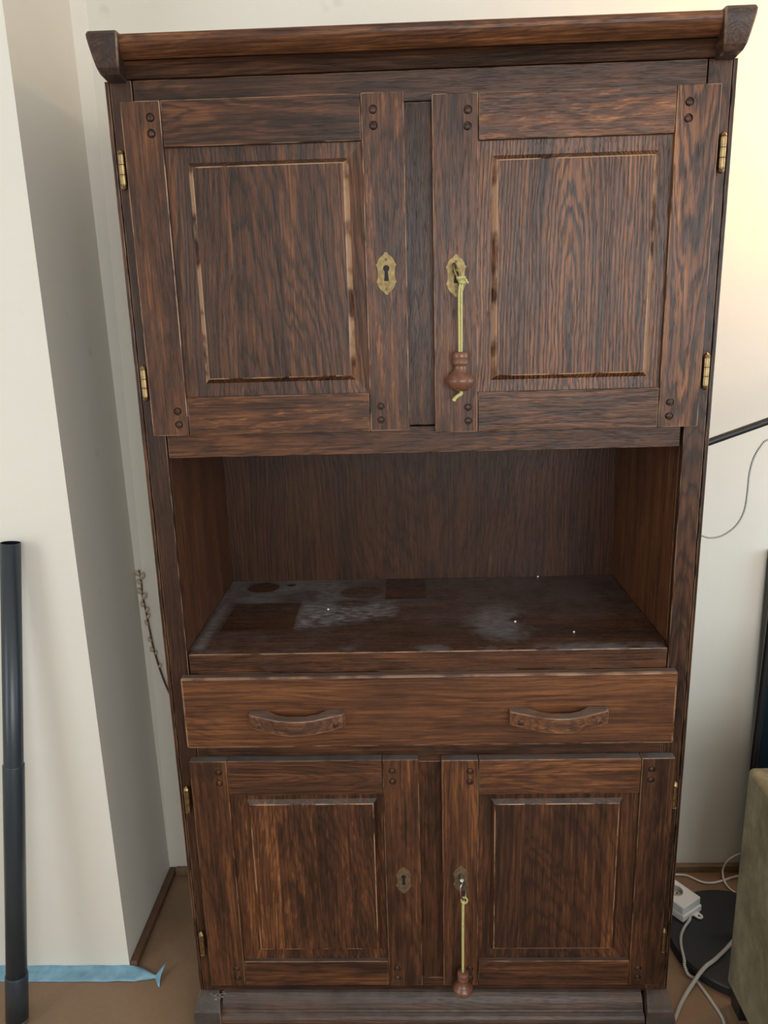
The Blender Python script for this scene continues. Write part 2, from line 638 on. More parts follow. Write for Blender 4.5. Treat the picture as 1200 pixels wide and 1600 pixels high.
DRW = plank('drawer', -0.4917, 0.4919, -0.022, 0.0, 0.7025, 0.8592, CUP, 'x', 0.0045, 3, tone=0.10, depth=0.07, slope=0.03, dust=0.45, soft=0.25)
DRW['label'] = 'wide drawer front with two wooden bow handles'
plank('drawer_box', -0.470, 0.470, 0.001, 0.38, 0.722, 0.850, DRW, 'x', tone=0.1)


def handle(xc):
    half = 0.0965
    out = [(-half, 0.0), (-half, -0.016), (-half + 0.006, -0.021), (-0.035, -0.041), (-0.012, -0.0455), (0.012, -0.0455), (0.035, -0.041), (half - 0.006, -0.021), (half, -0.016), (half, 0.0)]
    inn = [(0.058, 0.0), (0.054, -0.006), (0.040, -0.015), (0.018, -0.0225), (-0.018, -0.0225), (-0.040, -0.015), (-0.054, -0.006), (-0.058, 0.0)]
    loop = out + inn
    bm = bmesh.new()
    z0, z1 = 0.7540, 0.7880
    b0 = [bm.verts.new((xc + x, -0.022 + y, z0 + (0.004 if abs(x) > 0.05 else 0.0))) for x, y in loop]
    b1 = [bm.verts.new((xc + x, -0.022 + y, z1 - (0.0 if abs(x) > 0.05 else 0.002))) for x, y in loop]
    n = len(loop)
    for i in range(n):
        bm.faces.new((b0[i], b0[(i + 1) % n], b1[(i + 1) % n], b1[i]))
    # caps as strips between the outer and inner runs
    m_out, m_in = 10, 8
    pair = [(0, 17), (1, 17), (2, 16), (3, 15), (4, 14), (5, 13), (6, 12), (7, 11), (8, 10), (9, 10)]
    for B, flip in ((b0, False), (b1, True)):
        for (i, j), (i2, j2) in zip(pair, pair[1:]):
            vs = [B[i], B[j], B[j2], B[i2]] if j != j2 else [B[i], B[j], B[i2]]
            bm.faces.new(vs)
    bmesh.ops.recalc_face_normals(bm, faces=bm.faces)
    wear_glint_layer(bm)
    bevel(bm, sharp_edges(bm, 40), 0.0022, 2)
    h = link('handle', bm, OAK, DRW, (xc, -0.03, 0.771))
    grain(h, 'x', tone=0.14, dust=0.5, fleck=0.6, film=0.10)
    for s in (-1, 1):
        bm = bmesh.new()
        bm_lathe(bm, [(0.0062, 0.006), (0.0062, -0.001), (0.0052, -0.0022), (0, -0.0026)], (0, 0, 0), 'y', 16)
        p = link('handle_pin', bm, OAK, None, None, True)
        p.location = (xc + s * 0.076, -0.022 - 0.0255, 0.768)
        adopt(p, DRW)
        grain(p, 'z', tone=-0.05)


handle(-0.2595)
handle(0.2590)


# doors
def escutcheon_outline(cx, cz, sc):
    half = [(0.0, 0.0352), (0.0022, 0.0350), (0.0036, 0.0325), (0.0062, 0.0300), (0.0098, 0.0275), (0.0128, 0.0240), (0.0146, 0.0200), (0.0155, 0.0168),
            (0.0180, 0.0152), (0.0166, 0.0125), (0.0152, 0.0080), (0.0147, 0.0030), (0.0147, -0.0030), (0.0152, -0.0080), (0.0166, -0.0118), (0.0180, -0.0142), (0.0157, -0.0158),
            (0.0146, -0.0200), (0.0126, -0.0240), (0.0096, -0.0275), (0.0060, -0.0302), (0.0034, -0.0330), (0.0020, -0.0352)]
    pts = half + [(-x, z) for x, z in reversed(half) if x > 1e-6]
    return [(cx + x * sc, cz + z * sc) for x, z in pts]


def keyhole_outline(cx, cz, sc):
    pts = []
    for k in range(13):
        a = math.radians(-60 + k * 25)
        pts.append((0.0056 * math.cos(a), 0.0085 + 0.0056 * math.sin(a)))
    pts += [(-0.0042, -0.0125), (0.0042, -0.0125)]
    return [(cx + x * sc, cz + z * sc) for x, z in pts]


def escutcheon(parent, cx, cz, y, sc, mat):
    bm = bmesh.new()
    holes = [keyhole_outline(cx, cz, sc)]
    bm_plate(bm, escutcheon_outline(cx, cz, sc), holes, y - 0.0016, y + 0.0)
    e = link('escutcheon', bm, mat, parent, (cx, y, cz))
    for zz in (0.0235, -0.0255):
        bm = bmesh.new()
        bm_lathe(bm, [(0.0024 * sc, 0.0), (0.0023 * sc, -0.0006), (0.0014 * sc, -0.0012), (0, -0.0013)], (0, 0, 0), 'y', 10)
        n = link('escutcheon_nail', bm, BRASS_DULL, None, None, True)
        n.location = (cx, y - 0.0014, cz + zz * sc)
        adopt(n, parent)
    return e


def hinge(parent, x, y, z, h, r=0.0062):
    bm = bmesh.new()
    k = h / 2
    prof = [(0, -k - 0.008), (r * 0.75, -k - 0.005), (r * 1.05, -k - 0.001), (r * 0.8, -k), (r * 0.8, -k + 0.001)]
    for i in range(3):
        a0 = -k + 0.001 + i * (h - 0.002) / 3
        a1 = -k + 0.001 + (i + 1) * (h - 0.002) / 3
        prof += [(r, a0 + 0.0006), (r, a1 - 0.0006), (r * 0.82, a1)]
    prof += [(r * 0.8, k), (r * 1.05, k + 0.001), (r * 0.75, k + 0.005), (0, k + 0.009)]
    bm_lathe(bm, prof, (0, 0, 0), 'z', 24)
    bm_box(bm, -0.001, 0.001, 0.0, 0.02, -k, k)
    o = link('hinge', bm, HINGE, None, None, False)
    o.location = (x, y, z)
    adopt(o, parent)
    return o


def door(name_label, x0, x1, z0, z1, sl, sr, rt, rb, field, yf, tones, lock_left, lock_z, esc_scale, esc_mat, flecks=(0, 0, 0, 0, 0), depths=None, dust=0.8, board=0.085, seeds=None, worn_glare=0.0, rings=(0.14,) * 5, edge=0.35):
    """frame-and-panel door; the raised panel is the door's own mesh"""
    ox0, ox1, oz0, oz1 = x0 + sl, x1 - sr, z0 + rb, z1 - rt
    fx0, fx1, fz0, fz1 = field
    ch = 0.008
    bm = bmesh.new()
    ys = yf + 0.0105

    def ring(a0, a1, b0, b1, y):
        return [bm.verts.new(p) for p in ((a0, y, b0), (a1, y, b0), (a1, y, b1), (a0, y, b1))]
    R = [ring(ox0 - 0.006, ox1 + 0.006, oz0 - 0.006, oz1 + 0.006, yf + 0.020), ring(ox0 - 0.006, ox1 + 0.006, oz0 - 0.006, oz1 + 0.006, ys - 0.0012),
         ring(fx0 - ch, fx1 + ch, fz0 - ch, fz1 + ch, ys + 0.0015), ring(fx0, fx1, fz0, fz1, yf + 0.0035)]
    for A, B in zip(R, R[1:]):
        for k in range(4):
            bm.faces.new((A[k], A[(k + 1) % 4], B[(k + 1) % 4], B[k]))
    bm.faces.new(R[-1])
    bm.faces.new(list(reversed(R[0])))
    bmesh.ops.recalc_face_normals(bm, faces=bm.faces)
    wear_glint_layer(bm)
    lay = wear_glint_layer(bm)
    for f in bm.faces:
        if abs(f.normal.x) > 0.3 and f.calc_center_median().y < ys + 0.002:
            f[lay] = worn_glare  # side chamfers: window glare painted as a pale tone, over some real rubbing
    top = [e for e in bm.edges if all(abs(v.co.y - (yf + 0.0035)) < 1e-6 for v in e.verts)]
    bevel(bm, top, 0.0012, 2)
    cx, cz = (x0 + x1) / 2, (z0 + z1) / 2
    sd = seeds or [None] * 5
    dp = depths or [None] * 5
    D = link('door', bm, OAK, CUP, (cx, yf + 0.012, cz))
    D['label'] = name_label
    grain(D, 'z', tone=tones[0], fleck=flecks[0], board=board, depth=dp[0], seed=sd[0], dust=dust * 0.7, rings=rings[0], slope=0.09, edge=0.75)
    g = 0.0005
    L = plank('stile', x0, ox0 - g, yf, yf + 0.0215, z0, z1, D, 'z', 0.0016, tone=tones[1], fleck=flecks[1], depth=dp[1], seed=sd[1], rings=rings[1], dust=dust, edge=edge)
    Rr = plank('stile', ox1 + g, x1, yf, yf + 0.0215, z0, z1, D, 'z', 0.0016, tone=tones[2], fleck=flecks[2], depth=dp[2], seed=sd[2], rings=rings[2], dust=dust, edge=edge)
    plank('rail', ox0 + g, ox1 - g, yf + 0.0006, yf + 0.0215, oz1, z1 - 0.0004, D, 'x', 0.0014, tone=tones[3], fleck=flecks[3], depth=dp[3], seed=sd[3], rings=rings[3], dust=dust, edge=edge * 0.7)
    plank('rail', ox0 + g, ox1 - g, yf + 0.0006, yf + 0.0215, z0 + 0.0004, oz0, D, 'x', 0.0014, tone=tones[4], fleck=flecks[4], depth=dp[4], seed=sd[4], rings=rings[4], dust=dust * 0.6)
    pl = [(ox0 - 0.018, z1 - 0.026), (ox0 - 0.0185, z1 - 0.0505), (ox0 - 0.018, z0 + 0.0445), (ox0 - 0.0175, z0 + 0.0200)]
    pr = [(ox1 + 0.0205, z1 - 0.026), (ox1 + 0.0205, z1 - 0.0505), (ox1 + 0.0195, z0 + 0.0445), (ox1 + 0.0195, z0 + 0.0200)]
    cut_holes(L, pl, 0.0073, yf - 0.005, yf + 0.0045)
    cut_holes(Rr, pr, 0.0073, yf - 0.005, yf + 0.0045)
    pegs_into(None, D, pl + pr, yf, tone=-0.16 if z0 > 1 else -0.06)
    lx = lock_left
    escutcheon(D, lx, lock_z, yf, esc_scale, esc_mat)
    bm = bmesh.new()
    bm_plate(bm, keyhole_outline(lx, lock_z, esc_scale * 0.97), [], yf - 0.0012, yf + 0.0)
    kh = link('keyhole', bm, DARK, D, (lx, yf, lock_z))  # black plate in place of the shaded depth of the hole
    return D


YF = -0.022
DUL = door('upper left door with a bare keyhole plate', -0.4948, -0.0238, 1.3460, 1.9052, 0.0668, 0.0715, 0.0720, 0.0690, (-0.3840, -0.1268, 1.4465, 1.8010), YF,
           (-0.03, -0.04, -0.01, -0.11, -0.02), -0.0595, 1.6195, 1.0, BRASS, flecks=(0.0, 0.2, 0.8, 0.1, 0.9), depths=(0.12, 0.2, 0.16, 0.05, 0.12), dust=0.3, worn_glare=1.1, rings=(0.2, 0.12, 0.15, 0.25, 0.15), edge=0.7)
DUR = door('upper right door with a key in its lock', 0.0223, 0.4935, 1.3405, 1.8995, 0.0770, 0.0716, 0.0720, 0.0710, (0.1315, 0.3925, 1.4398, 1.7965), YF,
           (0.04, 0.0, 0.07, 0.0, 0.0), 0.0610, 1.6125, 1.0, BRASS, flecks=(0.0, 0.2, 0.0, 1.2, 0.3), depths=(0.022, 0.09, 0.05, 0.16, 0.05), dust=0.3, worn_glare=1.0, rings=(0.42, 0.2, 0.40, 0.14, 0.2), board=0.0, edge=0.6)
DLL = door('lower left door with a bare keyhole plate', -0.4905, -0.0194, 0.1107, 0.6725, 0.0775, 0.0745, 0.0800, 0.0640, (-0.3730, -0.1150, 0.2050, 0.5680), YF,
           (-0.03, -0.02, -0.04, -0.03, 0.02), -0.0555, 0.3855, 0.93, BRASS_DULL, flecks=(0.75, 0.2, 0.3, 0.0, 0.2), depths=(0.16, 0.12, 0.15, 0.03, 0.08), dust=0.85)
DLR = door('lower right door with a key in its lock', 0.0275, 0.4984, 0.1107, 0.6700, 0.0755, 0.0670, 0.0800, 0.0640, (0.1370, 0.3920, 0.2050, 0.5640), YF,
           (-0.06, 0.06, -0.08, 0.10, 0.04), 0.0660, 0.3880, 0.93, BRASS_DULL, flecks=(0.1, 0.0, 0.3, 0.5, 0.1), depths=(0.3, 0.05, 0.1, 0.06, 0.06), dust=0.85)
for D, s, zs in ((DUL, -1, (1.801, 1.4415)), (DUR, 1, (1.796, 1.437)), (DLL, -1, (0.578, 0.216)), (DLR, 1, (0.578, 0.221))):
    for z in zs:
        hinge(D, s * 0.5035, -0.0145, z, 0.050)


# cornice and plinth
def moulding(name, prof, x0, x1, ax='x', seg_noise=0.0, **kw):
    """closed profile in (y, z) run along x"""
    bm = bmesh.new()
    wear_glint_layer(bm)
    A = [bm.verts.new((x0, y, z)) for y, z in prof]
    B = [bm.verts.new((x1, y, z)) for y, z in prof]
    n = len(prof)
    for i in range(n):
        bm.faces.new((A[i], A[(i + 1) % n], B[(i + 1) % n], B[i]))
    bm.faces.new(A)
    bm.faces.new(list(reversed(B)))
    bmesh.ops.recalc_face_normals(bm, faces=bm.faces)
    ys = [p[0] for p in prof]
    zs = [p[1] for p in prof]
    o = link(name, bm, OAK, CUP, ((x0 + x1) / 2, sum(ys) / n, sum(zs) / n))
    kw.setdefault('edge', 0.3)
    return grain(o, ax, **kw)


def arc(cy, cz, r, a0, a1, n):
    return [(cy + r * math.cos(math.radians(a0 + (a1 - a0) * k / n)), cz + r * math.sin(math.radians(a0 + (a1 - a0) * k / n))) for k in range(n + 1)]


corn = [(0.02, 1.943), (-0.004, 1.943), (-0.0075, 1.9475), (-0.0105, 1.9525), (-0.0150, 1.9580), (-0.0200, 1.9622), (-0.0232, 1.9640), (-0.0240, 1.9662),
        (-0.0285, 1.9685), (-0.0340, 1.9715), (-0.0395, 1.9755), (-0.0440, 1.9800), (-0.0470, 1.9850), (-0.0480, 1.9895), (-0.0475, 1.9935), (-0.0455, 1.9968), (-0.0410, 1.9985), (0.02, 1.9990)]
moulding('cornice', [(0.02, 1.9655)] + corn[7:], -0.497, 0.490, tone=0.12, fleck=0.3, depth=0.1, dust=0.5)
moulding('cornice_shaded_band', corn[:7] + [(0.02, 1.9640)], -0.492, 0.489, tone=-0.20, depth=0.1, dust=0.2, edge=0.1)  # lower band of the cornice, its shade put into a darker tone
plin = [(0.02, 0.0765), (0.000, 0.0765), (-0.006, 0.0755), (-0.0130, 0.0700), (-0.0200, 0.0610), (-0.0245, 0.0520), (-0.0260, 0.0470), (-0.0275, 0.0450), (-0.0310, 0.0445),
        (-0.0370, 0.0420), (-0.0410, 0.0370), (-0.0425, 0.0310), (-0.0415, 0.0250), (-0.0380, 0.0215), (-0.0340, 0.0205), (-0.0340, 0.0), (0.02, 0.0)]
moulding('plinth', plin, -0.470, 0.466, tone=-0.06, dust=0.3, film=0.34)


def corner_block(name, side, flip):
    """flared end block: widens outward and forward towards its far end; flip = plinth (upside down)"""
    # rows: height 0 (narrow end) .. 1 (wide end): (z, front y, outer x, inner x)
    if not flip:
        rows = [(1.9385, -0.026, 0.5150, 0.4870), (1.9415, -0.036, 0.5175, 0.4855), (1.9500, -0.043, 0.5205, 0.4835), (1.9640, -0.048, 0.5235, 0.4810), (1.9780, -0.052, 0.5260, 0.4790),
                (1.9890, -0.054, 0.5280, 0.4775), (1.9965, -0.054, 0.5288, 0.4778), (2.0015, -0.049, 0.5280, 0.4790), (2.0025, -0.038, 0.5270, 0.4800)]
        yb = 0.03
    else:
        rows = [(0.0775, -0.002, 0.5240, 0.4810), (0.0745, -0.010, 0.5250, 0.4790), (0.0660, -0.026, 0.5270, 0.4745), (0.0600, -0.0375, 0.5285, 0.4720),
                (0.0560, -0.0410, 0.5295, 0.4705), (0.0300, -0.0455, 0.5330, 0.4690), (0.0, -0.0480, 0.5350, 0.4690)]
        yb = 0.003
    bm = bmesh.new()
    wear_glint_layer(bm)
    R = []
    for z, y, xo, xi in rows:
        R.append([bm.verts.new((side * a, b, z)) for a, b in ((xi, yb), (xi, y), (xo, y), (xo, yb))])
    for A, B in zip(R, R[1:]):
        for k in range(4):
            bm.faces.new((A[k], A[(k + 1) % 4], B[(k + 1) % 4], B[k]))
    bm.faces.new(R[0])
    bm.faces.new(R[-1])
    bmesh.ops.recalc_face_normals(bm, faces=bm.faces)
    vert_edges = [e for e in bm.edges if abs(e.verts[0].co.z - e.verts[1].co.z) > 1e-4 and max(v.co.y for v in e.verts) < yb - 1e-4]
    bevel(bm, vert_edges, 0.003, 2)
    o = link(name, bm, OAK, CUP, (side * 0.505, -0.02, (rows[0][0] + rows[-1][0]) / 2))
    return grain(o, 'y' if not flip else 'x', tone=-0.26 if side < 0 else -0.12, depth=0.03, slope=0.6, dust=0.2 if not flip else 0.3, film=0.12 if not flip else 0.45)


corner_block('cornice_block', -1, False)
corner_block('cornice_block', 1, False)
corner_block('plinth_block', -1, True)
corner_block('plinth_block', 1, True)

# ------------------------------------------------------------------ keys hanging from the locks
def key_knob_profile(k=1.0):
    return [(0, 0.0), (0.010 * k, 0.0008), (0.0165 * k, 0.006), (0.0215 * k, 0.0130), (0.0225 * k, 0.0185), (0.0205 * k, 0.0235), (0.0150 * k, 0.0285), (0.0108 * k, 0.0340), (0.0098 * k, 0.0410),
            (0.0102 * k, 0.0425), (0.0125 * k, 0.0440), (0.0128 * k, 0.0485), (0.0118 * k, 0.0505), (0.0112 * k, 0.0515), (0.0122 * k, 0.0530), (0.0128 * k, 0.0560), (0.0126 * k, 0.0620), (0.0110 * k, 0.0640), (0, 0.0642)]


def key(label, x, z, y, mat, upper):
    K = tag(empty('key', (x, y, z)), label, 'key', None)
    bm = bmesh.new()
    if upper:
        bm_tube(bm, [(x - 0.001, y + 0.012, z + 0.008), (x - 0.001, y - 0.014, z + 0.0085)], 0.0030, 12)
        bm_lathe(bm, [(0.0042, -0.0018), (0.0042, 0.0018)], (x - 0.001, y - 0.010, z + 0.0083), 'y', 12)
    else:
        bm_tube(bm, [(x + 0.001, y + 0.012, z + 0.0085), (x + 0.001, y - 0.022, z + 0.0085)], 0.0042, 14)
        bm_lathe(bm, [(0.0055, -0.0022), (0.0055, 0.0022)], (x + 0.001, y - 0.017, z + 0.0085), 'y', 14)
    link('key_shank', bm, mat, K, (x, y, z), True)
    # bow: an oval ring hung from the shank
    bm = bmesh.new()
    n = 28
    if upper:
        c, rw, rh, yaw, yy, tilt = Vector((x + 0.001, y - 0.015, z + 0.004)), 0.0085, 0.0150, math.radians(62), 0, 0.35
    else:
        c, rw, rh, yaw, yy, tilt = Vector((x + 0.003, y - 0.024, z - 0.0120)), 0.0088, 0.0190, math.radians(48), 0, 0.12
    pts = []
    for k in range(n):
        a = 2 * PI * k / n
        u, v = rw * math.sin(a), rh * math.cos(a)
        pts.append(c + Vector((u * math.cos(yaw) + (-v) * tilt, u * math.sin(yaw), v)))
    pts.append(pts[0])
    bm_tube(bm, pts, 0.0021, 10, False)
    bmesh.ops.remove_doubles(bm, verts=bm.verts, dist=1e-5)
    link('key_bow', bm, mat, K, (x, y, z), True)
    low = min(pts, key=lambda p: p.z)
    kx = x + (0.0055 if upper else 0.0020)
    ky = y - 0.024
    kz = 1.4165 if upper else 0.1115
    # knob
    bm = bmesh.new()
    bm_lathe(bm, key_knob_profile(1.14 if upper else 0.98), (0, 0, 0), 'z', 28)
    kn = link('knob', bm, KNOB, None, None, True)
    kn.location = (kx, ky, kz)
    kn.scale = (1, 1, 1.06 if upper else 0.92)
    adopt(kn, K)
    top = kz + (0.068 if upper else 0.059)
    bm = bmesh.new()
    lp = low
    if upper:
        knot = Vector((kx + 0.003, ky, z - 0.008))
        for s in (-1, 1):
            path = smooth_path([(lp.x, lp.y, lp.z + 0.001), (knot.x + s * 0.0015, knot.y, knot.z), (kx + s * 0.0021, ky - 0.001, z - 0.03), (kx + s * 0.0021, ky, z - 0.08), (kx + s * 0.0019, ky, top - 0.004)], 8)
            bm_tube(bm, path, 0.0020, 8)
        # knot: cord wound round itself
        path = [knot + Vector((0.0048 * math.cos(t * 0.9), 0.0045 * math.sin(t * 0.9), 0.0045 * math.sin(t * 0.37))) for t in range(24)]
        bm_tube(bm, smooth_path(path, 3), 0.0020, 8)
        path = smooth_path([knot + Vector((-0.002, 0, 0.001)), knot + Vector((-0.008, -0.003, 0.004)), Vector((lp.x - 0.002, lp.y - 0.003, lp.z + 0.002)), knot + Vector((0.004, 0.002, 0.003)), knot + Vector((0.010, 0, -0.006))], 5)
        bm_tube(bm, path, 0.0020, 8)
        tail = smooth_path([(kx, ky, kz + 0.004), (kx + 0.001, ky - 0.002, kz - 0.004), (kx - 0.004, ky - 0.003, kz - 0.007), (kx - 0.010, ky - 0.003, kz - 0.012), (kx - 0.0125, ky - 0.003, kz - 0.0165)], 4)
        bm_tube(bm, tail, [0.0031] * (len(tail) - 3) + [0.0037, 0.0040, 0.0034], 8)
    else:
        loop = [Vector((lp.x + 0.0062 * math.sin(2 * PI * k / 14), lp.y + 0.001 * math.cos(2 * PI * k / 14), lp.z - 0.003 + 0.0068 * math.cos(2 * PI * k / 14))) for k in range(15)]
        bm_tube(bm, loop, 0.0018, 8)
        path = smooth_path([(lp.x, lp.y, lp.z - 0.008), (kx + 0.0005, ky, z - 0.055), (kx, ky, top - 0.003)], 8)
        bm_tube(bm, path, 0.0029, 8)
        tail = [(kx + 0.004, ky - 0.002, kz + 0.002), (kx + 0.0045, ky - 0.003, kz - 0.004)]
        bm_tube(bm, tail, 0.0030, 8)
    link('cord', bm, CORD_GREEN, K, (x, y, z), True)
    return K


key('brass key on a green cord with a wooden knob, in the upper right door', 0.0610, 1.6125, YF, BRASS, True)
key('steel key on a short cord with a wooden knob, in the lower right door', 0.0660, 0.3880, YF, STEEL, False)

# crumbs on the dusty board
CRUMB = plain('white_crumb', (0.85, 0.84, 0.80), 0.6)
for i, (x, y, r, lab) in enumerate([(-0.217, 0.231, 0.0024, 'white crumb on the dusty niche board, left of its middle'),
                                    (0.196, 0.141, 0.0024, 'white crumb in the middle of the right half of the niche board'),
                                    (0.309, 0.081, 0.0021, 'white crumb near the front right of the niche board'),
                                    (0.294, 0.432, 0.0024, 'white crumb against the back panel of the niche')]):
    bm = bmesh.new()
    bmesh.ops.create_icosphere(bm, subdivisions=2, radius=r)
    for v in bm.verts:
        v.co *= 1 + 0.3 * math.sin(v.co.x * 1900 + i) * math.cos(v.co.z * 2100 + v.co.y * 1500)
        v.co.z *= 0.8
    c = link('crumb', bm, CRUMB, None, None)
    c.location = (x, y, 0.9011 + r * 0.6)
    tag(c, lab, 'crumb', 'crumbs on the niche board')

# ------------------------------------------------------------------ floor lamp
BLACK = plain('black_lacquer', (0.012, 0.013, 0.015), 0.38)
BASEBLACK = plain('matt_black_base', (0.017, 0.019, 0.021), 0.5, 0, 0.15, 20)


def stripe_material(name, ca, cb, freq, twist):
    m, nt, b = new_mat(name)
    f = ((attr(nt, 'run', 'GEOMETRY') * freq + attr(nt, 'turn', 'GEOMETRY') * twist).sin()).step(-0.25, 0.25)
    nt.links.new(mixc(nt, f, ca, cb), b.inputs['Base Color'])
    b.inputs['Roughness'].default_value = 0.8
    return m


BRAID = stripe_material('black_white_braid', (0.02, 0.02, 0.02), (0.75, 0.74, 0.70), 1750, 3.0)
GREYBRAID = stripe_material('grey_braid', (0.28, 0.27, 0.24), (0.62, 0.60, 0.55), 1500, 3.0)
GREYBRAID2 = stripe_material('thick_grey_braid', (0.24, 0.23, 0.21), (0.60, 0.58, 0.53), 1300, 3.0)

LX, LY = 0.770, 0.200
LAMP = tag(empty('floor_lamp', (LX, LY, 0)), 'black floor lamp with a disc base, a slanting arm and a braided cable', 'lamp')
bm = bmesh.new()
bm_lathe(bm, [(0.166, 0.0), (0.168, 0.004), (0.168, 0.021), (0.165, 0.025), (0.02, 0.0265), (0, 0.0265)], (LX, LY, 0), 'z', 72)
lb = link('base', bm, BASEBLACK, LAMP, (LX, LY, 0), False)
bm = bmesh.new()
pole = [(0.7650, 0.2, 0.0255), (0.7641, 0.2, 0.5185), (0.7703, 0.2, 0.8851), (0.7815, 0.2, 1.40), (0.790, 0.2, 1.80), (0.800, 0.2, 1.98)]
bm_tube(bm, pole[:5] + [(0.795, 0.2, 2.00), (0.815, 0.2, 2.08), (0.86, 0.2, 2.115), (0.905, 0.2, 2.10), (0.93, 0.2, 2.07)], 0.0088, 16)
link('pole', bm, BLACK, LAMP, (LX, LY, 0), True)
bm = bmesh.new()
bm_tube(bm, [(0.555, 0.2, 1.2570), (0.6063, 0.2, 1.2749), (0.7215, 0.2, 1.3151), (1.02, 0.2, 1.4190)], 0.0078, 14)
link('arm', bm, BLACK, LAMP, (LX, LY, 0), True)
bm = bmesh.new()
bm_lathe(bm, [(0.016, -0.014), (0.016, 0.014)], (0.7785, 0.2, 1.3355), 'y', 18)
link('arm_joint', bm, BLACK, LAMP, (LX, LY, 0))
bm = bmesh.new()
bm_lathe(bm, [(0.020, 0.02), (0.045, 0.0), (0.075, -0.10), (0.073, -0.10), (0.043, -0.003), (0.018, 0.015)], (1.02, 0.2, 1.419), 'z', 28)
link('reading_shade', bm, BLACK, LAMP, (LX, LY, 0), True)
bm = bmesh.new()
bm_tube(bm, smooth_path([(0.985, 0.2, 1.405), (0.93, 0.196, 1.33), (0.84, 0.2, 1.29), (0.7700, 0.2, 1.292), (0.7252, 0.2, 1.2762), (0.7129, 0.2, 1.2656), (0.6995, 0.2, 1.2388), (0.6932, 0.2, 1.2046), (0.6925, 0.2, 1.1629), (0.6893, 0.2, 1.1230),
                         (0.6746, 0.2, 1.0910), (0.6491, 0.2, 1.0700), (0.625, 0.2, 1.0645), (0.6055, 0.2, 1.0690), (0.575, 0.2, 1.085), (0.556, 0.2, 1.13), (0.552, 0.2, 1.20), (0.558, 0.2, 1.256)], 8), 0.0021, 8)
link('cable', bm, BRAID, LAMP, (LX, LY, 0), True)
m, nt, b = new_mat('lit_globe')
b.inputs['Base Color'].default_value = (0.9, 0.8, 0.6, 1)
b.inputs['Emission Color'].default_value = (1.0, 0.45, 0.09, 1)
b.inputs['Emission Strength'].default_value = 104.0
GLOBE = m
bm = bmesh.new()
bmesh.ops.create_uvsphere(bm, u_segments=24, v_segments=16, radius=0.055)
bmesh.ops.translate(bm, vec=(0.945, 0.2, 2.01), verts=bm.verts)
link('globe_bulb', bm, GLOBE, LAMP, (LX, LY, 0), True)
bm = bmesh.new()
bm_lathe(bm, [(0.022, 0.055), (0.024, 0.075), (0.012, 0.085)], (0.943, 0.2, 2.0), 'z', 20)
link('bulb_holder', bm, BLACK, LAMP, (LX, LY, 0), True)

# ------------------------------------------------------------------ power strip lying on the lamp base
WHITEP = plain('white_plastic', (0.78, 0.77, 0.73), 0.35)
A = Vector((0.7098, 0.2907, 0))
B = Vector((0.6477, 0.2489, 0))
ux = (A - B).normalized()                     # along the short end
uy = Vector((-ux.y, ux.x, 0))                 # away from the camera along the strip
wd = (A - B).length
mid = (A + B) / 2
ln = 0.165
ST = tag(empty('power_strip', (mid.x, mid.y, 0.0265)), 'white power strip with round sockets lying on the black lamp base', 'power strip')


def strip_box(bm, a0, a1, b0, b1, z0, z1):
    vs = bm_box(bm, 0, 1, 0, 1, 0, 1)
    for v in vs:
        p = mid + ux * (a0 + (a1 - a0) * v.co.x) + uy * (b0 + (b1 - b0) * v.co.y)
        v.co = Vector((p.x, p.y, z0 + (z1 - z0) * v.co.z))


hw = wd / 2
bm = bmesh.new()
strip_box(bm, -hw, hw, -0.004, ln, 0.0268, 0.046)
bevel(bm, bm.edges[:], 0.003, 2)
link('lower_shell', bm, WHITEP, ST, (mid.x, mid.y, 0.0265))
bm = bmesh.new()
strip_box(bm, -hw + 0.002, hw - 0.002, 0.0, ln - 0.004, 0.0462, 0.068)
bevel(bm, bm.edges[:], 0.003, 2)
us = link('upper_shell', bm, WHITEP, ST, (mid.x, mid.y, 0.0265))
socks = [mid + uy * d for d in (0.052, 0.115)]
bm = bmesh.new()
for p in socks:
    bm_lathe(bm, [(0.0205, 0.0525), (0.0205, 0.09)], (p.x, p.y, 0), 'z', 32)
c = link('cutter', bm)
md = us.modifiers.new('wells', 'BOOLEAN')
md.object, md.operation, md.solver = c, 'DIFFERENCE', 'EXACT'
bpy.context.view_layer.update()
me = bpy.data.meshes.new_from_object(us.evaluated_get(bpy.context.evaluated_depsgraph_get()))
us.modifiers.clear()
us.data = me
bpy.data.objects.remove(c)
SOCKET = plain('socket_grey', (0.50, 0.48, 0.44), 0.4)
for p in socks:
    bm = bmesh.new()
    bm_lathe(bm, [(0.0203, 0.0), (0.0203, 0.0165), (0.0190, 0.0165), (0.0190, 0.002), (0, 0.002)], (0, 0, 0), 'z', 32)
    o = link('socket', bm, SOCKET, None, None)
    o.location = (p.x, p.y, 0.0527)
    adopt(o, ST)
    for s in (-1, 1):
        bm = bmesh.new()
        q = p + ux * (s * 0.0095)
        bm_lathe(bm, [(0.0024, 0.0), (0.0024, 0.0006)], (0, 0, 0), 'z', 12)
        h = link('contact_hole', bm, DARK, None, None)
        h.location = (q.x, q.y, 0.0547)
        adopt(h, ST)
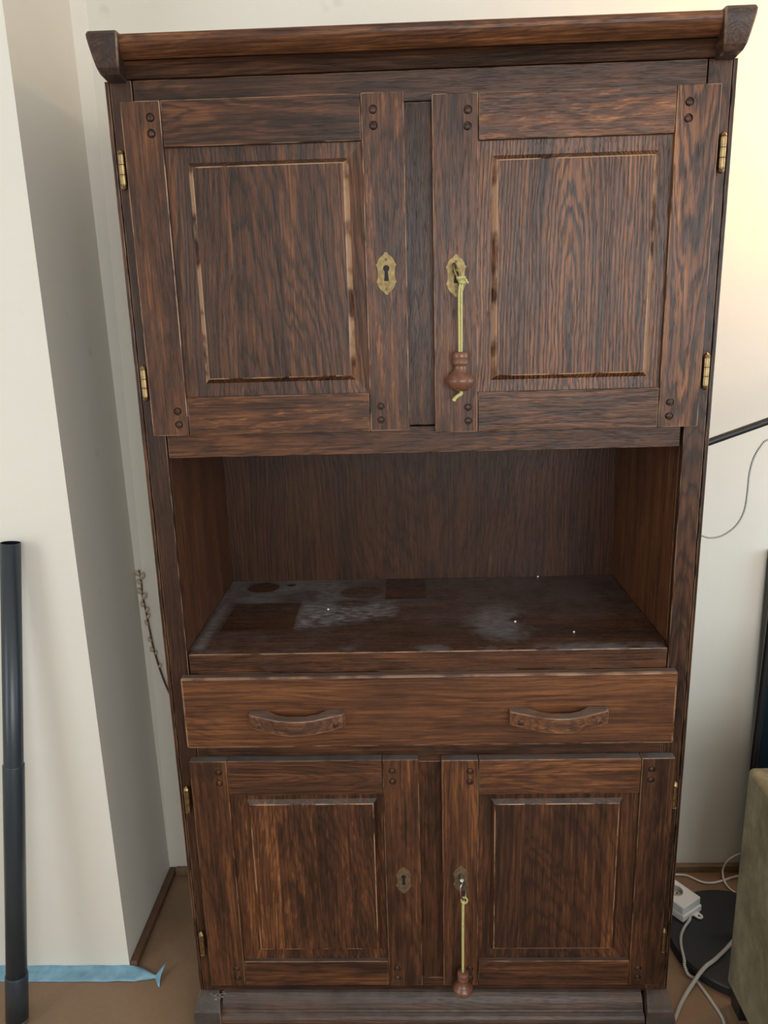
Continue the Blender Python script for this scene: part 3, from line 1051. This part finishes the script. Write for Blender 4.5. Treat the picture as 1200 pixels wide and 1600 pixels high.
# hanging tab at the end
bm = bmesh.new()
out = [(-0.010, 0.0), (-0.009, -0.010)] + [(0.009 * math.cos(math.radians(a)), -0.012 + 0.009 * math.sin(math.radians(a))) for a in range(195, 346, 15)] + [(0.009, -0.010), (0.010, 0.0)]
hole = [(0.004 * math.cos(math.radians(a)), -0.0115 + 0.004 * math.sin(math.radians(a))) for a in range(0, 360, 30)]
bm_plate(bm, out, [hole], 0.0, 0.003)
for v in bm.verts:
    p = mid + ux * (v.co.x + 0.012) + uy * (v.co.z - 0.003)
    v.co = Vector((p.x, p.y, 0.030 + v.co.y))
bmesh.ops.recalc_face_normals(bm, faces=bm.faces)
link('hanging_tab', bm, WHITEP, ST, (mid.x, mid.y, 0.0265))
bm = bmesh.new()
e0 = mid + uy * 0.004 - ux * 0.004
bm_tube(bm, smooth_path([(e0.x, e0.y, 0.036), (0.6690, 0.2520, 0.034), (0.6480, 0.2300, 0.0305), (0.6290, 0.2010, 0.0295), (0.6185, 0.1690, 0.0290), (0.6120, 0.1300, 0.0285), (0.6100, 0.1200, 0.020), (0.6160, 0.1080, 0.006), (0.6292, 0.0940, 0.0042),
                         (0.6422, 0.0411, 0.0042), (0.6500, 0.0026, 0.0042), (0.6490, -0.0216, 0.0042), (0.640, -0.06, 0.0042), (0.62, -0.14, 0.0042), (0.60, -0.3, 0.0042)], 8), 0.0036, 8)
link('power_cord', bm, GREYBRAID, ST, (mid.x, mid.y, 0.0265), True)

# loose cables
bm = bmesh.new()
bm_tube(bm, smooth_path([(0.86, 0.30, 0.031), (0.80, 0.235, 0.0315), (0.7479, 0.181, 0.0315), (0.6893, 0.1305, 0.0325), (0.6600, 0.110, 0.0330), (0.6440, 0.0985, 0.0300), (0.6258, 0.0850, 0.0210), (0.5868, 0.0490, 0.0055), (0.5542, 0.0050, 0.0055), (0.5365, -0.0350, 0.0055), (0.56, -0.12, 0.0055), (0.60, -0.22, 0.0055)], 8), 0.0046, 10)
tag(link('cable', bm, GREYBRAID2, None, None, True), 'thick grey braided cable crossing the black lamp base', 'cable')
WHITEC = plain('white_cable', (0.72, 0.69, 0.62), 0.5)
bm = bmesh.new()
bm_tube(bm, smooth_path([(0.60, 0.452, 0.0034), (0.66, 0.449, 0.0034), (0.7095, 0.4495, 0.0034), (0.7343, 0.4442, 0.0034), (0.7614, 0.4213, 0.0034), (0.7892, 0.4161, 0.0034), (0.8245, 0.4258, 0.0034), (0.8559, 0.4381, 0.0034), (0.91, 0.45, 0.0034), (1.0, 0.45, 0.0034)], 8), 0.0031, 8)
tag(link('cable', bm, WHITEC, None, None, True), 'thin white cable lying on the floor along the back skirting', 'cable')
bm = bmesh.new()
bm_tube(bm, smooth_path([(1.02, 0.45, 0.15), (0.94, 0.452, 0.095), (0.8700, 0.452, 0.066), (0.8420, 0.450, 0.046), (0.8330, 0.452, 0.018), (0.8290, 0.440, 0.0100), (0.8248, 0.4270, 0.0095), (0.8263, 0.4084, 0.0040), (0.8337, 0.386, 0.0034), (0.86, 0.36, 0.0034), (0.95, 0.33, 0.0034)], 8), 0.0028, 8)
tag(link('cable', bm, WHITEC, None, None, True), 'thin white cable curling up the skirting beside the sofa', 'cable')

# ------------------------------------------------------------------ sofa
m, nt, b = new_mat('olive_suede')
o, x, y, z = coords(nt)
n1 = noise(nt, vec(nt, x * 8, y * 9, z * 5), 1.0, 3.0, 0.55)
n2 = noise(nt, vec(nt, x * 30, y * 30, z * 18), 1.0, 4.0, 0.65)
n3 = noise(nt, o, 500.0, 2.0)
nt.links.new(ramp(nt, n1 * 0.5 + n2 * 0.42 + n3 * 0.08, [(0.36, (0.090, 0.069, 0.030)), (0.5, (0.185, 0.152, 0.075)), (0.64, (0.31, 0.265, 0.150))]), b.inputs['Base Color'])
b.inputs['Roughness'].default_value = 0.9
b.inputs['Sheen Weight'].default_value = 0.12
bump(nt, b, n2 + n3, 0.3, 0.002)
SUEDE = m
SX, SY = 0.668, 0.032
SOFA = tag(empty('sofa', (SX, SY, 0)), 'olive beige suede sofa, its squared arm beside the cupboard', 'sofa')


def cushion(name, x0, x1, y0, y1, z0, z1, r=0.02, dent=0.004):
    bm = bmesh.new()
    bm_box(bm, x0, x1, y0, y1, z0, z1)
    bmesh.ops.bevel(bm, geom=bm.edges[:], offset=r, segments=5, profile=0.5, affect='EDGES')
    return link(name, bm, SUEDE, SOFA, ((x0 + x1) / 2, (y0 + y1) / 2, (z0 + z1) / 2), True)


cushion('arm', 0.670, 0.870, -0.90, 0.036, 0.062, 0.6135, 0.014)
cushion('arm', 2.10, 2.30, -0.90, 0.032, 0.062, 0.6135, 0.014)
cushion('base', 0.872, 2.098, -0.88, 0.030, 0.062, 0.30, 0.014)
cushion('backrest', 0.873, 2.097, -0.20, 0.030, 0.302, 0.80, 0.03)
for k in range(2):
    cushion('seat_cushion', 0.875 + k * 0.612, 1.484 + k * 0.612, -0.89, -0.205, 0.303, 0.46, 0.03)
# welt along the upper edge of the arm
for px, py in ((0.680, 0.024), (0.680, -0.86), (2.23, 0.024), (2.23, -0.86)):
    bm = bmesh.new()
    vs = bm_box(bm, px - 0.0, px + 0.055, py - 0.04, py + 0.012, 0.0, 0.0625)
    for v in vs:
        if v.co.z < 0.01:
            v.co.x += 0.006 if v.co.x < px + 0.02 else -0.008
            v.co.y += 0.006 if v.co.y < py - 0.01 else -0.004
    link('foot', bm, BLACK, SOFA, (px, py, 0))

# ------------------------------------------------------------------ dark board behind the sofa
TEAL = plain('dark_teal_face', (0.010, 0.030, 0.045), 0.3)
FRM = plain('black_frame', (0.010, 0.011, 0.013), 0.45)
BRD = tag(empty('board', (1.25, 0.42, 0)), 'dark teal board in a black frame leaning on the back wall behind the sofa', 'board')


def lean(bm):
    for v in bm.verts:
        v.co.y += 0.04 * (v.co.z / 0.95)


bm = bmesh.new()
bm_box(bm, 0.892, 1.60, 0.417, 0.428, 0.02, 0.93)
lean(bm)
link('face', bm, TEAL, BRD, (1.25, 0.42, 0))
for n_, a in (('frame_side', (0.880, 0.891, 0.412, 0.432, 0.0, 0.95)), ('frame_side', (1.601, 1.62, 0.412, 0.432, 0.0, 0.95)), ('frame_rail', (0.892, 1.60, 0.412, 0.432, 0.0, 0.019)), ('frame_rail', (0.892, 1.60, 0.412, 0.432, 0.931, 0.95))):
    bm = bmesh.new()
    bm_box(bm, *a)
    lean(bm)
    link(n_, bm, FRM, BRD, (1.25, 0.42, 0))

# ------------------------------------------------------------------ telescopic tube leaning on the left wall
TUBE = plain('black_tube', (0.030, 0.040, 0.049), 0.3)
p0, p1 = Vector((-0.951, -0.014, 0.0)), Vector((-0.8611, 0.105, 1.1118))
d = p1 - p0
pm = p0 + d * (0.6253 / 1.1118)
ax_ = d.normalized()
TT = tag(empty('telescopic_tube', p0), 'black telescopic tube leaning against the bright wall at far left', 'tube')
bm = bmesh.new()
bm_tube(bm, [p0 + ax_ * 0.013, p0 + ax_ * 0.122, p0 + ax_ * 0.124], [0.0246, 0.0246, 0.0238], 32)
link('bottom_sleeve', bm, TUBE, TT, p0, True)
bm = bmesh.new()
bm_tube(bm, [p0 + ax_ * 0.06, pm - ax_ * 0.002, pm], [0.0225, 0.0225, 0.0218], 32)
link('lower_tube', bm, TUBE, TT, p0, True)
bm = bmesh.new()
ro, ri = 0.0205, 0.0190
bm_tube(bm, [pm - ax_ * 0.06, p1], ro, 32, False)
bm_tube(bm, [p1 - ax_ * 0.12, p1], ri, 32, True)
bm.verts.ensure_lookup_table()
# rim between the outer and the inner wall
outer = bm.verts[32:64]
inner = bm.verts[96:128]
for f in [f for f in bm.faces if len(f.verts) == 32 and all(v in inner for v in f.verts)]:
    bm.faces.remove(f)
for k in range(32):
    bm.faces.new((outer[k], outer[(k + 1) % 32], inner[(k + 1) % 32], inner[k]))
link('upper_tube', bm, TUBE, TT, p0, True)
bm = bmesh.new()
bm_tube(bm, [p0 + Vector((0, 0, 0.0)) + ax_ * 0.006, p0 + ax_ * 0.014], [0.0243, 0.0243], 32)
link('tube_cap', bm, plain('grey_rubber', (0.12, 0.12, 0.12), 0.7), TT, p0, True)

# ------------------------------------------------------------------ painter's tape
m, nt, b = new_mat('blue_masking_tape')
o, x, y, z = coords(nt)
n = noise(nt, o, 40.0, 3)
nt.links.new(ramp(nt, n, [(0.3, (0.15, 0.31, 0.43)), (0.7, (0.25, 0.45, 0.57))]), b.inputs['Base Color'])
b.inputs['Roughness'].default_value = 0.55
bump(nt, b, n, 0.2, 0.001)
TAPE = m
bm = bmesh.new()
rows = []
xs = [-2.19 + k * 0.03 for k in range(47)] + [-0.785, -0.77, -0.755, -0.744, -0.733]
for i, xx in enumerate(xs):
    wob = 0.0008 * math.sin(i * 1.7)
    near = max(0, (xx + 0.80) / 0.067)
    prof = [(0.1364, 0.010 + wob), (0.1350, 0.0035), (0.120, 0.0024 + abs(wob) * 1.5), (0.105, 0.0020 + 0.003 * near * abs(math.sin(i * 2.1))), (0.0965 + wob, 0.0012 + 0.002 * near)]
    rows.append([(xx, a, c) for a, c in prof])
# twisted tail that comes off past the corner and flares at its end
for (xa, ya, za), (xb, yb_, zb), lift in (((-0.712, 0.134, 0.006), (-0.716, 0.096, 0.002), 0.002), ((-0.700, 0.126, 0.010), (-0.702, 0.100, 0.002), 0.004), ((-0.688, 0.119, 0.010), (-0.690, 0.100, 0.0022), 0.005),
                                         ((-0.676, 0.113, 0.009), (-0.678, 0.102, 0.003), 0.003), ((-0.668, 0.109, 0.008), (-0.668, 0.104, 0.003), 0.001), ((-0.663, 0.117, 0.012), (-0.663, 0.094, 0.003), -0.003),
                                         ((-0.654, 0.124, 0.021), (-0.657, 0.085, 0.002), -0.006), ((-0.645, 0.129, 0.027), (-0.650, 0.079, 0.0015), -0.009)):
    P0, P1 = Vector((xa, ya, za)), Vector((xb, yb_, zb))
    rows.append([tuple(P0.lerp(P1, k / 4) + Vector((0.6 * abs(lift) * math.sin(PI * k / 4) * (-1 if lift < 0 else 0), 0, max(-0.001, lift) * math.sin(PI * k / 4)))) for k in range(5)])
vr = [[bm.verts.new(p) for p in r] for r in rows]
for A_, B_ in zip(vr, vr[1:]):
    for k in range(4):
        bm.faces.new((A_[k], A_[k + 1], B_[k + 1], B_[k]))
bmesh.ops.recalc_face_normals(bm, faces=bm.faces)
tp = link('masking_tape', bm, TAPE, None, None, True)
sm = tp.modifiers.new('thick', 'SOLIDIFY')
sm.thickness = 0.0004
sm.offset = 1
tag(tp, 'strip of blue masking tape along the foot of the bright left wall', 'tape')

# ------------------------------------------------------------------ pussy willow twig behind the cupboard
TW = tag(empty('willow_twig', (-0.36, 0.466, 0.0)), 'thin pussy willow twig leaning behind the left side of the cupboard', 'twig')
BARK = plain('twig_bark', (0.11, 0.055, 0.034), 0.6)
CATKIN = plain('catkin_fur', (0.52, 0.43, 0.31), 0.95, 0, 0.3, 300)
tw = [(-0.731, 0.466, 0.9280), (-0.7285, 0.466, 0.8880), (-0.7300, 0.466, 0.8600), (-0.7260, 0.466, 0.8250), (-0.7210, 0.466, 0.7700), (-0.7160, 0.466, 0.7130), (-0.7060, 0.466, 0.6560), (-0.6940, 0.466, 0.6050), (-0.6760, 0.466, 0.5530), (-0.645, 0.466, 0.48), (-0.59, 0.466, 0.36), (-0.50, 0.466, 0.20), (-0.37, 0.466, 0.002)]
twp = smooth_path(tw, 6)
bm = bmesh.new()
bm_tube(bm, twp, [0.0019 + 0.0016 * i / len(twp) for i in range(len(twp))], 7)
link('stem', bm, BARK, TW, (-0.36, 0.466, 0), True)
for i, (zz, s, sz) in enumerate([(0.918, -1, 1.1), (0.910, 1, 1.2), (0.893, -1, 1.0), (0.868, -1, 1.15), (0.855, 1, 1.25), (0.835, -1, 1.0), (0.820, 1, 1.0), (0.797, 1, 0.9), (0.775, -1, 0.9), (0.728, -1, 0.9), (0.705, -1, 1.0), (0.660, 1, 0.8), (0.690, 1, 0.7)]):
    bp = min(twp, key=lambda p: abs(p.z - zz))
    bm = bmesh.new()
    bmesh.ops.create_icosphere(bm, subdivisions=2, radius=1.0)
    for v in bm.verts:
        q = v.co.copy()
        taper = 1.0 - 0.35 * max(0, q.z)
        v.co = Vector((q.x * 0.0056 * taper, q.y * 0.0052 * taper, q.z * 0.0085)) * sz
        v.co *= 1 + 0.08 * math.sin(q.x * 9 + q.z * 13 + i)
    bmesh.ops.rotate(bm, verts=bm.verts, matrix=Matrix.Rotation(s * 0.5, 3, 'Y'))
    k = link('catkin', bm, CATKIN, None, None, True)
    k.location = bp + Vector((s * 0.0052 * sz, -0.002, 0.002))
    adopt(k, TW)

# tuft of dust caught on the left plinth block
bm = bmesh.new()
rnd = random.Random(3)
for k in range(9):
    c0 = Vector((-0.4785 + rnd.uniform(-0.012, 0.012), -0.012 + rnd.uniform(-0.006, 0.004), 0.0705))
    pts = [c0]
    for j in range(4):
        pts.append(pts[-1] + Vector((rnd.uniform(-0.006, 0.006), rnd.uniform(-0.003, 0.002), rnd.uniform(-0.002, 0.006))))
    bm_tube(bm, smooth_path(pts, 3), 0.0005, 4)
FLUFF = plain('grey_fluff', (0.30, 0.28, 0.26), 1.0)
tag(link('dust_tuft', bm, FLUFF), 'small tuft of grey dust on the left plinth block of the cupboard', 'dust')
